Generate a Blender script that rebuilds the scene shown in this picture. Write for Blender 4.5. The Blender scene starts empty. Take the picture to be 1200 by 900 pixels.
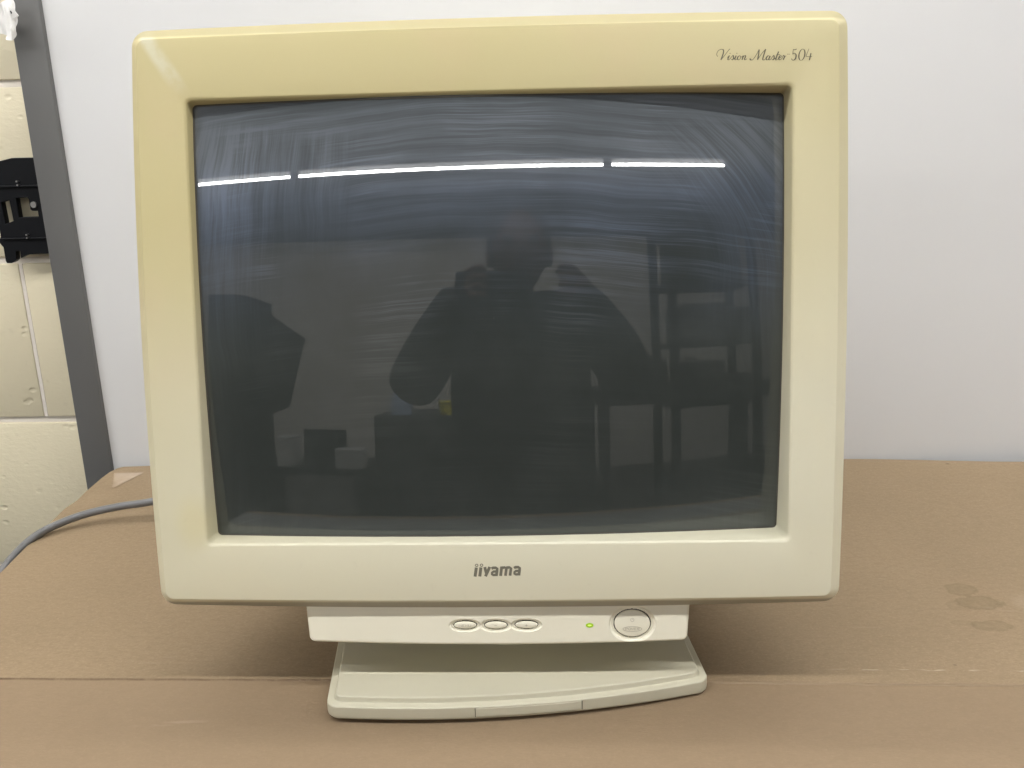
import bpy, bmesh, math, random
from mathutils import Vector, Matrix
random.seed(7)
sc = bpy.context.scene
COL = sc.collection
PI = math.pi
sin, cos, sqrt = math.sin, math.cos, math.sqrt

# ------------------------------------------------------------------ helpers
def link(name, me, mat=None, parent=None, smooth=None, M=None):
    o = bpy.data.objects.new(name, me)
    COL.objects.link(o)
    if mat:
        me.materials.append(mat)
    if smooth is not None:
        me.shade_smooth()
        me.set_sharp_from_angle(angle=math.radians(smooth))
    if parent:
        o.parent = parent
    if M is not None:
        o.matrix_basis = M
    return o

def mesh(name, verts, faces):
    me = bpy.data.meshes.new(name)
    me.from_pydata([tuple(v) for v in verts], [], faces)
    bm = bmesh.new(); bm.from_mesh(me)
    bmesh.ops.recalc_face_normals(bm, faces=bm.faces)
    bm.to_mesh(me); bm.free()
    me.update()
    return me

def thing(name, label, cat, loc=(0, 0, 0), group=None):
    o = bpy.data.objects.new(name, None)
    COL.objects.link(o)
    o.location = loc
    o.empty_display_size = 0.05
    o['label'] = label; o['category'] = cat
    if group:
        o['group'] = group
    return o

def tag(o, label, cat, group=None):
    o['label'] = label; o['category'] = cat
    if group:
        o['group'] = group
    return o

def struct(name, me, mat):
    o = link(name, me, mat)
    o['kind'] = 'structure'
    return o

def loft(rings, cap0=False, cap1=False, closed=True):
    """rings: lists of equally many points -> (verts, faces)"""
    n = len(rings[0]); V = []; F = []
    for r in rings:
        V += r
    for k in range(len(rings) - 1):
        for i in range(n if closed else n - 1):
            j = (i + 1) % n
            F.append((k*n+i, k*n+j, (k+1)*n+j, (k+1)*n+i))
    if cap0:
        F.append(tuple(range(n)))
    if cap1:
        F.append(tuple((len(rings)-1)*n+i for i in range(n)))
    return V, F

def rrect(x0, x1, z0, z1, r, bow=0.0, ns=20, nc=7):
    """rounded rectangle with sides bowed outwards, counter-clockwise, list of (x, z)"""
    cs = [(x1-r, z0+r, -PI/2), (x1-r, z1-r, 0), (x0+r, z1-r, PI/2), (x0+r, z0+r, PI)]
    pts = []
    arcs = []
    for cx, cz, a0 in cs:
        arcs.append([(cx+r*cos(a0+PI/2*t/nc), cz+r*sin(a0+PI/2*t/nc)) for t in range(nc+1)])
    for k in range(4):
        pts += arcs[k]
        a = arcs[k][-1]; b = arcs[(k+1) % 4][0]
        for t in range(1, ns):
            pts.append((a[0]+(b[0]-a[0])*t/ns, a[1]+(b[1]-a[1])*t/ns))
    mx, mz, hx, hz = (x0+x1)/2, (z0+z1)/2, (x1-x0)/2, (z1-z0)/2
    out = []
    for x, z in pts:
        ux, uz = (x-mx)/hx, (z-mz)/hz
        bl, br_, bb, bt = bow if isinstance(bow, tuple) else (bow,)*4     # left, right, bottom, top
        bx_ = bl if ux < 0 else br_; bz_ = bb if uz < 0 else bt
        out.append((mx+(x-mx)*(1+bx_/hx*(1-uz*uz)), mz+(z-mz)*(1+bz_/hz*(1-ux*ux))))
    return out

def box_bm(bm, x0, x1, y0, y1, z0, z1, bev=0.0):
    r = bmesh.ops.create_cube(bm, size=1)
    for v in r['verts']:
        v.co = Vector((x0 if v.co.x < 0 else x1, y0 if v.co.y < 0 else y1, z0 if v.co.z < 0 else z1))
    if bev:
        es = list({e for v in r['verts'] for e in v.link_edges})
        bmesh.ops.bevel(bm, geom=es, offset=bev, segments=2, affect='EDGES', profile=0.5)

def box_me(name, *a, bev=0.0):
    bm = bmesh.new(); box_bm(bm, *a, bev=bev)
    me = bpy.data.meshes.new(name); bm.to_mesh(me); bm.free()
    return me

def catmull(P, n=8):
    P = [Vector(p) for p in P]
    Q = [P[0]*2-P[1]] + P + [P[-1]*2-P[-2]]
    out = []
    for i in range(1, len(Q)-2):
        a, b, c, d = Q[i-1], Q[i], Q[i+1], Q[i+2]
        for t in range(n):
            u = t/n
            out.append(0.5*((2*b)+(c-a)*u+(2*a-5*b+4*c-d)*u*u+(3*b-a-3*c+d)*u**3))
    out.append(Q[-2])
    return out

def tube_me(name, path, r, seg=14, caps=True):
    pts = [Vector(p) for p in path]
    rings = []
    up = Vector((0, 0, 1))
    for i, p in enumerate(pts):
        t = (pts[min(i+1, len(pts)-1)] - pts[max(i-1, 0)]).normalized()
        s = t.cross(up)
        if s.length < 1e-4:
            s = Vector((1, 0, 0))
        s.normalize(); u = s.cross(t)
        rr = r[i] if isinstance(r, (list, tuple)) else r
        rings.append([p + s*rr*cos(2*PI*k/seg) + u*rr*sin(2*PI*k/seg) for k in range(seg)])
    V, F = loft(rings, caps, caps)
    return mesh(name, V, F)

class Strokes:
    """flat lettering: every stroke a mitred ribbon, each a hair in front of the last"""
    def __init__(self, fmap, dep=-0.00012):
        self.V = []; self.F = []; self.f = fmap; self.d = dep; self.k = 0
    def add(self, P, w, w2=None, smooth=True, close=False):
        pts = [Vector((p[0], p[1], 0)) for p in P]
        if smooth and len(pts) > 2:
            pts = catmull(pts, 6)
        pts = [Vector((*self.f(p.x, p.y), 0)) for p in pts]
        n = len(pts); base = len(self.V); y = self.d - 0.000004*self.k; self.k += 1
        for i, p in enumerate(pts):
            if close:
                a = pts[(i-1) % (n-1)] if i in (0, n-1) else pts[i-1]
                b = pts[1] if i == n-1 else pts[i+1]
            else:
                a = pts[max(i-1, 0)]; b = pts[min(i+1, n-1)]
            t = b - a
            if t.length < 1e-9:
                t = Vector((1, 0, 0))
            t.normalize(); nrm = Vector((-t.y, t.x, 0))
            ww = w
            if callable(w2):
                ww = w2(t, i/(n-1))
            q1 = p + nrm*ww/2; q2 = p - nrm*ww/2
            self.V += [(q1.x, y, q1.y), (q2.x, y, q2.y)]
        for i in range(n-1):
            self.F.append((base+2*i, base+2*i+1, base+2*i+3, base+2*i+2))
    def build(self, name, mat, parent, M, depfn=None):
        V = self.V
        if depfn:
            V = [(x, y+depfn(x, z), z) for x, y, z in V]
        return link(name, mesh(name, V, self.F), mat, parent, M=M)

# ------------------------------------------------------------------ materials
class NT:
    def __init__(self, name):
        self.m = bpy.data.materials.new(name); self.m.use_nodes = True
        self.t = self.m.node_tree; self.n = self.t.nodes; self.l = self.t.links
        self.n.clear()
        self.out = self.n.new('ShaderNodeOutputMaterial')
    def new(self, typ, **kw):
        nd = self.n.new(typ)
        for k, v in kw.items():
            if k.startswith('_'):
                continue
            setattr(nd, k, v)
        return nd
    def link(self, a, b):
        self.l.new(a, b)
    def put(self, sock, v):
        if hasattr(v, 'is_output'):
            self.l.new(v, sock)
        else:
            sock.default_value = v
    def math(self, op, a, b=None, c=None, clamp=False):
        nd = self.new('ShaderNodeMath', operation=op, use_clamp=clamp)
        self.put(nd.inputs[0], a)
        if b is not None: self.put(nd.inputs[1], b)
        if c is not None: self.put(nd.inputs[2], c)
        return nd.outputs[0]
    def sstep(self, v, a, b):
        nd = self.new('ShaderNodeMapRange', interpolation_type='SMOOTHSTEP', clamp=True)
        self.put(nd.inputs['Value'], v)
        nd.inputs['From Min'].default_value = a; nd.inputs['From Max'].default_value = b
        return nd.outputs['Result']
    def coord(self):
        return self.new('ShaderNodeTexCoord').outputs['Object']
    def sep(self, v):
        nd = self.new('ShaderNodeSeparateXYZ'); self.put(nd.inputs[0], v)
        return nd.outputs
    def comb(self, x, y, z=0.0):
        nd = self.new('ShaderNodeCombineXYZ')
        self.put(nd.inputs[0], x); self.put(nd.inputs[1], y); self.put(nd.inputs[2], z)
        return nd.outputs[0]
    def scale(self, v, s, off=(0, 0, 0)):
        nd = self.new('ShaderNodeMapping')
        self.put(nd.inputs['Vector'], v); nd.inputs['Scale'].default_value = s
        nd.inputs['Location'].default_value = off
        return nd.outputs[0]
    def noise(self, v, scale, detail=2.0, rough=0.5, dim='3D', dist=0.0):
        nd = self.new('ShaderNodeTexNoise', noise_dimensions=dim)
        self.put(nd.inputs['Vector'], v); nd.inputs['Scale'].default_value = scale
        nd.inputs['Detail'].default_value = detail; nd.inputs['Roughness'].default_value = rough
        nd.inputs['Distortion'].default_value = dist
        return nd.outputs['Fac']
    def mix(self, f, a, b, typ='MIX'):
        nd = self.new('ShaderNodeMix', data_type='RGBA', blend_type=typ)
        self.put(nd.inputs[0], f)
        for s, v in ((nd.inputs[6], a), (nd.inputs[7], b)):
            self.put(s, (*v, 1) if isinstance(v, tuple) and len(v) == 3 else v)
        return nd.outputs[2]
    def bump(self, h, strength, dist=0.001):
        nd = self.new('ShaderNodeBump'); self.put(nd.inputs['Height'], h)
        nd.inputs['Strength'].default_value = strength; nd.inputs['Distance'].default_value = dist
        return nd.outputs[0]
    def pbsdf(self, col, rough=0.5, **kw):
        nd = self.new('ShaderNodeBsdfPrincipled')
        self.put(nd.inputs['Base Color'], (*col, 1) if isinstance(col, tuple) and len(col) == 3 else col)
        self.put(nd.inputs['Roughness'], rough)
        for k, v in kw.items():
            self.put(nd.inputs[k.replace('_', ' ')], v)
        return nd
    def done(self, sh):
        self.l.new(sh, self.out.inputs['Surface']); return self.m

def simple(name, col, rough=0.5, var=0.08, scale=30, bump=0.0, bscale=400, **kw):
    t = NT(name); co = t.coord()
    n = t.noise(co, scale, 4)
    dark = tuple(c*(1-var) for c in col); lite = tuple(min(1, c*(1+var)) for c in col)
    c = t.mix(n, dark, lite)
    p = t.pbsdf(c, rough, **kw)
    if bump:
        t.link(t.bump(t.noise(co, bscale, 3), bump, 0.0006), p.inputs['Normal'])
    return t.done(p.outputs[0])

def emit(name, col, s):
    t = NT(name); e = t.new('ShaderNodeEmission')
    e.inputs[0].default_value = (*col, 1); e.inputs[1].default_value = s
    return t.done(e.outputs[0])

# aged ABS of the bezel: yellowed up top and darkened there for lamp falloff, cream below
def mat_bezel(yellow=True, name='aged_plastic', cols=((.585, .555, .425), (.635, .60, .46))):
    t = NT(name); co = t.coord(); x, y, z = t.sep(co)
    if yellow:
        g = t.sstep(t.math('ADD', z, t.math('MULTIPLY', t.math('SUBTRACT', t.noise(co, 5, 2), .5), .16)), 0.0, 0.40)
        g = t.math('SUBTRACT', g, t.math('MULTIPLY', x, 0.8), clamp=True)
        c = t.mix(g, (.645, .615, .475), (.495, .430, .220))
        blot = t.sstep(t.noise(co, 14, 3), .45, .7)
        c = t.mix(t.math('MULTIPLY', blot, .35), c, t.mix(g, (.655, .615, .46), (.52, .41, .235)))
        # the paler wiped streak in the top left corner
        d = t.math('ABSOLUTE', t.math('ADD', t.math('MULTIPLY', t.math('ADD', x, .2395), .85), t.math('MULTIPLY', t.math('SUBTRACT', z, .4115), .527)))
        s = t.math('MULTIPLY', t.math('SUBTRACT', 1.0, t.sstep(d, .002, .0075)), t.sstep(z, .368, .392))
        s = t.math('MULTIPLY', s, t.sstep(t.noise(co, 60, 3), .2, .6))
        s = t.math('MULTIPLY', s, t.math('SUBTRACT', 1.0, t.sstep(x, -.215, -.20)))
        c = t.mix(t.math('MULTIPLY', s, .65), c, (.60, .585, .46))
        # shade in the colour: top edge dimmed against glare, underside darkened as if unlit
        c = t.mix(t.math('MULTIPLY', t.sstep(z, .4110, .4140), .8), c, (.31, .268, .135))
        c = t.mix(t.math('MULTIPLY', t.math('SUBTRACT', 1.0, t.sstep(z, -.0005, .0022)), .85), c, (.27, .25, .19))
        # a yellow stain left of the lower screen corner
        dx = t.math('MULTIPLY', t.math('ADD', x, .222), 1.0); dz = t.math('SUBTRACT', z, .062)
        rr = t.math('SQRT', t.math('ADD', t.math('MULTIPLY', dx, dx), t.math('MULTIPLY', t.math('MULTIPLY', dz, dz), .5)))
        st = t.math('SUBTRACT', 1.0, t.sstep(rr, .004, .02))
        c = t.mix(t.math('MULTIPLY', st, .35), c, (.62, .55, .27))
    else:
        g = t.noise(co, 9, 3)
        c = t.mix(g, *cols)
    fine = t.noise(co, 900, 2)
    c = t.mix(t.math('MULTIPLY', t.sstep(t.noise(co, 120, 3), .62, .75), .06), c, (.38, .33, .22))
    p = t.pbsdf(c, t.math('ADD', .36, t.math('MULTIPLY', t.noise(co, 40, 3), .16)))
    t.link(t.bump(fine, .12, .0002), p.inputs['Normal'])
    return t.done(p.outputs[0])

# the dusty, wiped picture-tube glass (object space = tilted bezel frame)
def mat_glass():
    t = NT('dusty_tube_glass'); co = t.coord(); x, y, z = t.sep(co)
    base = t.pbsdf((.029, .0335, .0315), .012, IOR=1.62)
    wv = t.math('SUBTRACT', t.noise(co, 6, 3), .5)
    x2 = t.math('MULTIPLY', x, x)
    zc = t.math('SUBTRACT', z, .30)
    # long wiping strokes: nearly level across the middle, upright towards both sides
    h = t.math('ADD', t.math('ADD', z, t.math('MULTIPLY', x2, .45)), t.math('MULTIPLY', wv, .018))
    sx = t.math('SIGN', x)
    up = t.math('MAXIMUM', t.math('SUBTRACT', z, .225), 0.0)
    v = t.math('ADD', t.math('ADD', x, t.math('MULTIPLY', t.math('MULTIPLY', t.math('ADD', sx, .7), t.math('MULTIPLY', up, up)), 2.6)), t.math('MULTIPLY', wv, .03))
    hs1 = t.noise(t.comb(t.math('MULTIPLY', x, 7), t.math('MULTIPLY', h, 560)), 1.0, 4, .65, '2D')
    hs2 = t.noise(t.comb(t.math('MULTIPLY', x, 4.0), t.math('MULTIPLY', h, 110)), 1.0, 3, .6, '2D')
    vs1 = t.noise(t.comb(t.math('MULTIPLY', v, 680), t.math('MULTIPLY', z, 15)), 1.0, 4, .65, '2D')
    vs2 = t.noise(t.comb(t.math('MULTIPLY', v, 130), t.math('MULTIPLY', z, 9)), 1.0, 3, .6, '2D')
    sel = t.sstep(t.math('ADD', t.math('ABSOLUTE', t.math('SUBTRACT', x, .012)), t.math('MULTIPLY', wv, .14)), .105, .150)
    sel = t.math('MULTIPLY', sel, t.math('SUBTRACT', 1.0, t.sstep(t.math('ADD', z, t.math('MULTIPLY', wv, .04)), .338, .356)))
    hst = t.math('ADD', t.math('MULTIPLY', t.sstep(hs1, .36, .70), .45), t.math('MULTIPLY', t.sstep(hs2, .32, .68), .75))
    vst = t.math('ADD', t.math('MULTIPLY', t.sstep(vs1, .38, .70), .5), t.math('MULTIPLY', t.sstep(vs2, .35, .68), .8))
    mx = t.new('ShaderNodeMix', data_type='FLOAT')
    t.put(mx.inputs[0], sel); t.put(mx.inputs[2], hst); t.put(mx.inputs[3], vst)
    streak = mx.outputs[0]
    patch = t.noise(co, 10, 3)
    mid = t.math('MULTIPLY', t.sstep(t.math('ADD', t.math('MULTIPLY', hs1, .6), t.math('MULTIPLY', hs2, .4)), .47, .62), t.sstep(patch, .48, .64))
    # where the dust lies: thick along the top, thinning out below the lamp's image and at the sides
    edge = t.noise(co, 8, 3)
    top = t.math('MULTIPLY', .62, t.sstep(t.math('ADD', z, t.math('MULTIPLY', t.math('SUBTRACT', edge, .5), .11)), .235, .335))
    side = t.math('MULTIPLY', t.math('MULTIPLY', t.sstep(t.math('ABSOLUTE', x), .13, .20), t.sstep(z, .14, .27)), .35)
    low = t.math('MULTIPLY', t.math('ADD', t.math('SUBTRACT', 1.0, t.sstep(z, .05, .10)), t.sstep(t.math('ABSOLUTE', x), .17, .21)), .10)
    dust = t.math('MULTIPLY', t.math('ADD', .50, t.math('MULTIPLY', streak, .55)), t.math('ADD', top, t.math('ADD', side, low)))
    dust = t.math('ADD', dust, t.math('MULTIPLY', mid, t.math('ADD', .07, t.math('MULTIPLY', t.sstep(z, .10, .24), .26))))
    # clean rim where the cloth did not reach
    rim = t.math('MULTIPLY', t.math('SUBTRACT', 1.0, t.sstep(t.math('ABSOLUTE', x), .200, .211)), t.math('SUBTRACT', 1.0, t.sstep(z, .357, .366)))
    dust = t.math('MULTIPLY', dust, t.math('ADD', .6, t.math('MULTIPLY', rim, .4)))
    gath = t.math('MAXIMUM', t.sstep(t.math('ABSOLUTE', x), .196, .212), t.math('SUBTRACT', 1.0, t.sstep(z, .050, .064)))
    dust = t.math('ADD', dust, t.math('MULTIPLY', t.math('MULTIPLY', gath, t.math('ADD', .5, edge)), .16))
    dust = t.math('ADD', dust, t.math('ADD', .05, t.math('MULTIPLY', t.sstep(t.noise(co, 13, 4, .6), .35, .7), .10)))
    dust = t.math('ADD', dust, t.math('MULTIPLY', t.math('MULTIPLY', hst, t.sstep(t.noise(co, 5, 2), .42, .6)), .06))
    # finger dots
    vo = t.new('ShaderNodeTexVoronoi'); t.put(vo.inputs['Vector'], co); vo.inputs['Scale'].default_value = 38
    spk = t.math('MULTIPLY', t.math('SUBTRACT', 1.0, t.sstep(vo.outputs['Distance'], .02, .045)), t.sstep(t.noise(co, 17, 1), .62, .68))
    dust = t.math('ADD', dust, t.math('MULTIPLY', spk, .6), clamp=True)
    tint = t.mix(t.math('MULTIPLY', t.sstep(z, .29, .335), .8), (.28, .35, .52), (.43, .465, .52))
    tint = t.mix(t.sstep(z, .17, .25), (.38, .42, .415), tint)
    diff = t.new('ShaderNodeBsdfDiffuse'); t.link(tint, diff.inputs[0])
    gl = t.new('ShaderNodeBsdfGlossy'); t.put(gl.inputs['Color'], t.mix(.5, tint, (.5, .52, .58))); gl.inputs['Roughness'].default_value = .22
    m1 = t.new('ShaderNodeMixShader'); m1.inputs[0].default_value = .22
    t.link(diff.outputs[0], m1.inputs[1]); t.link(gl.outputs[0], m1.inputs[2])
    m2 = t.new('ShaderNodeMixShader'); t.link(t.math('MULTIPLY', dust, .21), m2.inputs[0])
    t.link(base.outputs[0], m2.inputs[1]); t.link(m1.outputs[0], m2.inputs[2])
    return t.done(m2.outputs[0])

def mat_card():
    t = NT('brown_cardboard'); co = t.coord(); x, y, z = t.sep(co)
    big = t.noise(co, 3.2, 4, .6)
    c = t.mix(t.sstep(big, .3, .7), (.238, .175, .107), (.275, .202, .125))
    fib = t.noise(t.scale(co, (260, 900, 260)), 1.0, 3, .7)
    c = t.mix(t.math('MULTIPLY', t.sstep(fib, .35, .75), .42), c, (.172, .120, .070))
    fib2 = t.noise(t.scale(co, (420, 420, 420)), 1.0, 2, .7)
    c = t.mix(t.math('MULTIPLY', t.sstep(fib2, .48, .72), .26), c, (.36, .27, .175))
    mot = t.noise(t.scale(co, (120, 210, 120)), 1.0, 4, .7)
    c = t.mix(t.math('MULTIPLY', t.sstep(mot, .40, .68), .34), c, (.190, .134, .078))
    # pinker front flap, darkened in colour for the light its slope loses
    fl = t.math('SUBTRACT', 1.0, t.sstep(y, .0245, .0262))
    c = t.mix(t.math('MULTIPLY', fl, .6), c, (.215, .153, .096))
    # sparse dark flecks
    vo = t.new('ShaderNodeTexVoronoi'); t.put(vo.inputs['Vector'], t.scale(co, (16, 20, 16))); vo.inputs['Scale'].default_value = 1.0
    fleck = t.math('MULTIPLY', t.math('SUBTRACT', 1.0, t.sstep(vo.outputs['Distance'], .018, .05)), t.sstep(t.noise(co, 31, 1), .56, .6))
    c = t.mix(t.math('MULTIPLY', fleck, .7), c, (.07, .045, .03))
    # pale scuffs
    sc1 = t.noise(t.scale(co, (6, 42, 1), (3, 1, 0)), 1.0, 4, .65, dist=.8)
    c = t.mix(t.math('MULTIPLY', t.sstep(sc1, .66, .76), .35), c, (.34, .27, .20))
    # oily ring stains on the right
    wob = t.math('MULTIPLY', t.math('SUBTRACT', t.noise(co, 70, 5, .65), .5), 1.3)
    for (sx, sy, rx, ry, k) in ((.412, .1745, .0140, .0125, .75), (.4185, .1515, .0205, .0118, .85), (.4125, .1125, .0170, .0085, .75), (.398, .146, .010, .008, .4), (.390, .117, .009, .004, .4)):
        dx = t.math('DIVIDE', t.math('SUBTRACT', x, sx), rx); dy = t.math('DIVIDE', t.math('SUBTRACT', y, sy), ry)
        d = t.math('ADD', t.math('SQRT', t.math('ADD', t.math('MULTIPLY', dx, dx), t.math('MULTIPLY', dy, dy))), wob)
        inside = t.math('SUBTRACT', 1.0, t.sstep(d, .85, 1.05))
        ring = t.math('MULTIPLY', t.sstep(d, .72, .93), t.math('SUBTRACT', 1.0, t.sstep(d, .97, 1.1)))
        c = t.mix(t.math('MULTIPLY', t.math('ADD', t.math('MULTIPLY', inside, t.math('MULTIPLY', t.noise(co, 160, 4), .60)), t.math('MULTIPLY', ring, .24)), k), c, (.120, .082, .038))
    dx = t.math('SUBTRACT', x, .462); dy = t.math('SUBTRACT', y, .151)
    d = t.math('SQRT', t.math('ADD', t.math('MULTIPLY', dx, dx), t.math('MULTIPLY', dy, dy)))
    c = t.mix(t.math('MULTIPLY', t.math('SUBTRACT', 1.0, t.sstep(t.math('ADD', d, t.math('MULTIPLY', wob, .006)), .008, .02)), .28), c, (.36, .28, .20))
    # pale line just behind the crease
    wl = t.math('MULTIPLY', t.math('SUBTRACT', 1.0, t.sstep(t.math('ABSOLUTE', t.math('SUBTRACT', y, .0452)), .0004, .0016)),
                t.math('MULTIPLY', t.sstep(t.noise(t.scale(co, (55, 300, 1)), 1.0, 3), .5, .6), t.sstep(x, .24, .32)))
    c = t.mix(t.math('MULTIPLY', wl, .55), c, (.46, .39, .30))
    # torn dark line along the crease on the left, bright rubbed edge on the right
    cr = t.math('SUBTRACT', 1.0, t.sstep(t.math('ABSOLUTE', t.math('SUBTRACT', t.math('ADD', y, t.math('MULTIPLY', t.math('SUBTRACT', t.noise(t.scale(co, (40, 1, 1)), 1.0, 3), .5), .0022)), .0252)), .0001, .0008))
    lf = t.math('MULTIPLY', t.math('MULTIPLY', cr, t.math('SUBTRACT', 1.0, t.sstep(x, -.12, -.05))), t.sstep(t.noise(t.scale(co, (55, 1, 1)), 1.0, 5, .7), .36, .56))
    c = t.mix(t.math('MULTIPLY', lf, .6), c, (.12, .078, .048))
    rt = t.math('MULTIPLY', t.math('MULTIPLY', cr, t.sstep(x, .12, .2)), .45)
    c = t.mix(rt, c, (.34, .26, .18))
    p = t.pbsdf(c, .72, Specular_IOR_Level=.25)
    h = t.math('ADD', t.math('MULTIPLY', fib, .5), t.math('MULTIPLY', t.noise(t.scale(co, (14, 60, 1)), 1.0, 3), 1.2))
    t.link(t.bump(h, .5, .0006), p.inputs['Normal'])
    return t.done(p.outputs[0])

def mat_block():
    t = NT('painted_block'); co = t.coord()
    c = t.mix(t.noise(co, 6, 4), (.63, .565, .405), (.685, .62, .455))
    c = t.mix(t.math('MULTIPLY', t.sstep(t.noise(co, 60, 3), .6, .8), .25), c, (.46, .40, .29))
    p = t.pbsdf(c, .62)
    n1 = t.noise(t.scale(co, (90, 90, 170)), 1.0, 4, .6)
    vo = t.new('ShaderNodeTexVoronoi'); t.put(vo.inputs['Vector'], t.scale(co, (48, 48, 70))); vo.inputs['Scale'].default_value = 1
    pit = t.math('MULTIPLY', t.math('SUBTRACT', 1.0, t.sstep(vo.outputs['Distance'], .1, .32)), t.sstep(t.noise(co, 22, 2), .52, .62))
    h = t.math('SUBTRACT', t.math('MULTIPLY', n1, .55), t.math('MULTIPLY', pit, .7))
    t.link(t.bump(h, .5, .003), p.inputs['Normal'])
    return t.done(p.outputs[0])

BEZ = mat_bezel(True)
CREAM = mat_bezel(False, 'cream_plastic')
PANEL = mat_bezel(False, 'pale_plastic', ((.755, .725, .595), (.785, .755, .625)))
BASE = mat_bezel(False, 'base_plastic', ((.50, .475, .365), (.55, .52, .405)))
GLASS = mat_glass()
CARD = mat_card()
BLOCK = mat_block()
MORTAR = simple('mortar', (.70, .65, .58), .8, .1, 40, .4, 300)
PALEJOINT = simple('pale_joint', (.72, .66, .60), .7, .08, 60, .3, 400)
WHITE = simple('white_board', (.600, .600, .604), .42, .012, 4, .02, 500)
POST = simple('grey_trim', (.105, .104, .102), .42, .05, 12, .05, 900)
BLACKP = simple('black_plastic', (.004, .0045, .006), .5, .15, 30, .06, 500, Specular_IOR_Level=.18)
STEEL = simple('screw_steel', (.5, .5, .5), .3, .05, 60, Metallic=1.0)
PAPER = simple('white_tag', (.74, .73, .71), .5, .10, 90, .2, 120)
INK = simple('tag_ink', (.02, .02, .02), .5)
CABLE = simple('grey_cable', (.135, .135, .137), .38, .06, 40, .04, 600)
INKLOGO = simple('logo_print', (.155, .145, .11), .45, .08, 300)
INKSCRIPT = simple('script_print', (.105, .09, .052), .45, .1, 300)
ENGRAVE = simple('engraved_legend', (.40, .375, .30), .5, .05, 300)
DARKGAP = simple('dark_gap', (.05, .045, .035), .7)
LED = emit('green_led', (.46, .74, .03), .72)
LEDC = emit('green_led_core', (.72, 1.0, .22), 1.0)
BENCH = simple('bench_board', (.20, .20, .195), .6, .1, 10)
TAPE = None
t = NT('clear_tape')
p = t.pbsdf(t.mix(t.noise(t.coord(), 80, 3), (.33, .245, .165), (.42, .33, .235)), .2)
t.link(t.bump(t.noise(t.coord(), 90, 3), .4, .001), p.inputs['Normal'])
TAPE = t.done(p.outputs[0])

# ------------------------------------------------------------------ tilted frame of the monitor head
O = Vector((-0.00058, -0.00001, 0.083))
ex = Vector((0.99982, 0.01867, -0.00272)).normalized()
ez = Vector((-0.00081, 0.18647, 0.98246)).normalized()
ey = ez.cross(ex).normalized(); ex = ey.cross(ez).normalized()
ROOT = Vector((0.0022, 0.118, 0.0))
Mh = Matrix(((ex.x, ey.x, ez.x, O.x-ROOT.x), (ex.y, ey.y, ez.y, O.y-ROOT.y), (ex.z, ey.z, ez.z, O.z-ROOT.z), (0, 0, 0, 1)))

mon = thing('crt_monitor', 'yellowed cream tube monitor with dusty dark screen standing on the brown cardboard', 'monitor', ROOT)

# glass: a patch of a sphere
SC = Vector((-0.0417, 1.9003, 0.2699)); SR = 1.9
def gdep(x, z):
    return SC.y - sqrt(SR*SR-(x-SC.x)**2-(z-SC.z)**2)

HB = 0.41675
def R3(pts, d):
    return [Vector((x, d, z)) for x, z in pts]
def outer(i, r, d):
    return R3(rrect(-.2535+i, .2528-i, -.0025+i, .4190-i, r, (.0050, .0030, .0036, .0026)), d)
def facer(i, r, d):
    return R3(rrect(-.2468+i, .2449-i, .0040+i, .4113-i, r, (.0040, .0022, .0024, .0020)), d)
def opening(i, r):
    return rrect(-.2126+i, .2126-i, .0472+i, .3668-i, r, .0006)
rings = [outer(.0030, .010, .055), outer(0, .0112, .0100), outer(.0001, .0111, .0092), outer(.0005, .0108, .0085),
         facer(-.0004, .0062, .0013), facer(0, .0060, .0007), facer(.0006, .0056, .0002), facer(.0016, .0050, 0.0),
         R3(opening(-.0036, .0060), 0.0), R3(opening(-.0022, .0048), .0003), R3(opening(-.0010, .0040), .0012), R3(opening(-.0004, .0036), .0026)]
pin = opening(.0003, .0033)
rings.append([Vector((x, gdep(x, z)*.75+.001, z)) for x, z in pin])
rings.append([Vector((x, gdep(x, z)+.0004, z)) for x, z in opening(.0008, .003)])
V, F = loft(rings)
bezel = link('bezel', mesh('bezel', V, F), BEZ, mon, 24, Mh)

# dark gasket line between plastic and glass
gk = [[Vector((x, gdep(x, z)-.0008, z)) for x, z in opening(.0005, .003)], [Vector((x, gdep(x, z)-.0003, z)) for x, z in opening(.0017, .0028)]]
V, F = loft(gk)
link('screen_gasket', mesh('screen_gasket', V, F), DARKGAP, mon, 40, Mh)

# screen
nx, nz = 72, 56
V = []; F = []
for j in range(nz+1):
    for i in range(nx+1):
        x = -.222+.444*i/nx; z = .038+.338*j/nz
        V.append((x, gdep(x, z), z))
for j in range(nz):
    for i in range(nx):
        a = j*(nx+1)+i
        F.append((a, a+1, a+nx+2, a+nx+1))
link('screen', mesh('screen', V, F), GLASS, mon, 60, Mh)

# rear cabinet
def rr(x0, x1, z0, z1, r, d):
    return R3(rrect(x0, x1, z0, z1, r, .002), d)
cab = [rr(-.240, .240, .010, .410, .016, .052), rr(-.240, .240, .008, .410, .016, .060), rr(-.236, .236, .010, .406, .02, .10),
       rr(-.222, .222, .022, .396, .03, .15), rr(-.180, .180, .055, .372, .035, .26), rr(-.150, .150, .080, .350, .035, .36),
       rr(-.140, .140, .090, .342, .03, .375), rr(-.120, .120, .11, .32, .03, .38)]
V, F = loft(cab, True, True)
cabinet = link('cabinet', mesh('cabinet', V, F), CREAM, mon, 35, Mh)
bm = bmesh.new()
for i in range(14):
    x = -.13+.02*i
    box_bm(bm, x-.004, x+.004, .17, .235, .3897-.0165-.004, .3925-.012)
me = bpy.data.meshes.new('vent'); bm.to_mesh(me); bm.free()
link('vent_slots', me, DARKGAP, cabinet)

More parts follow.
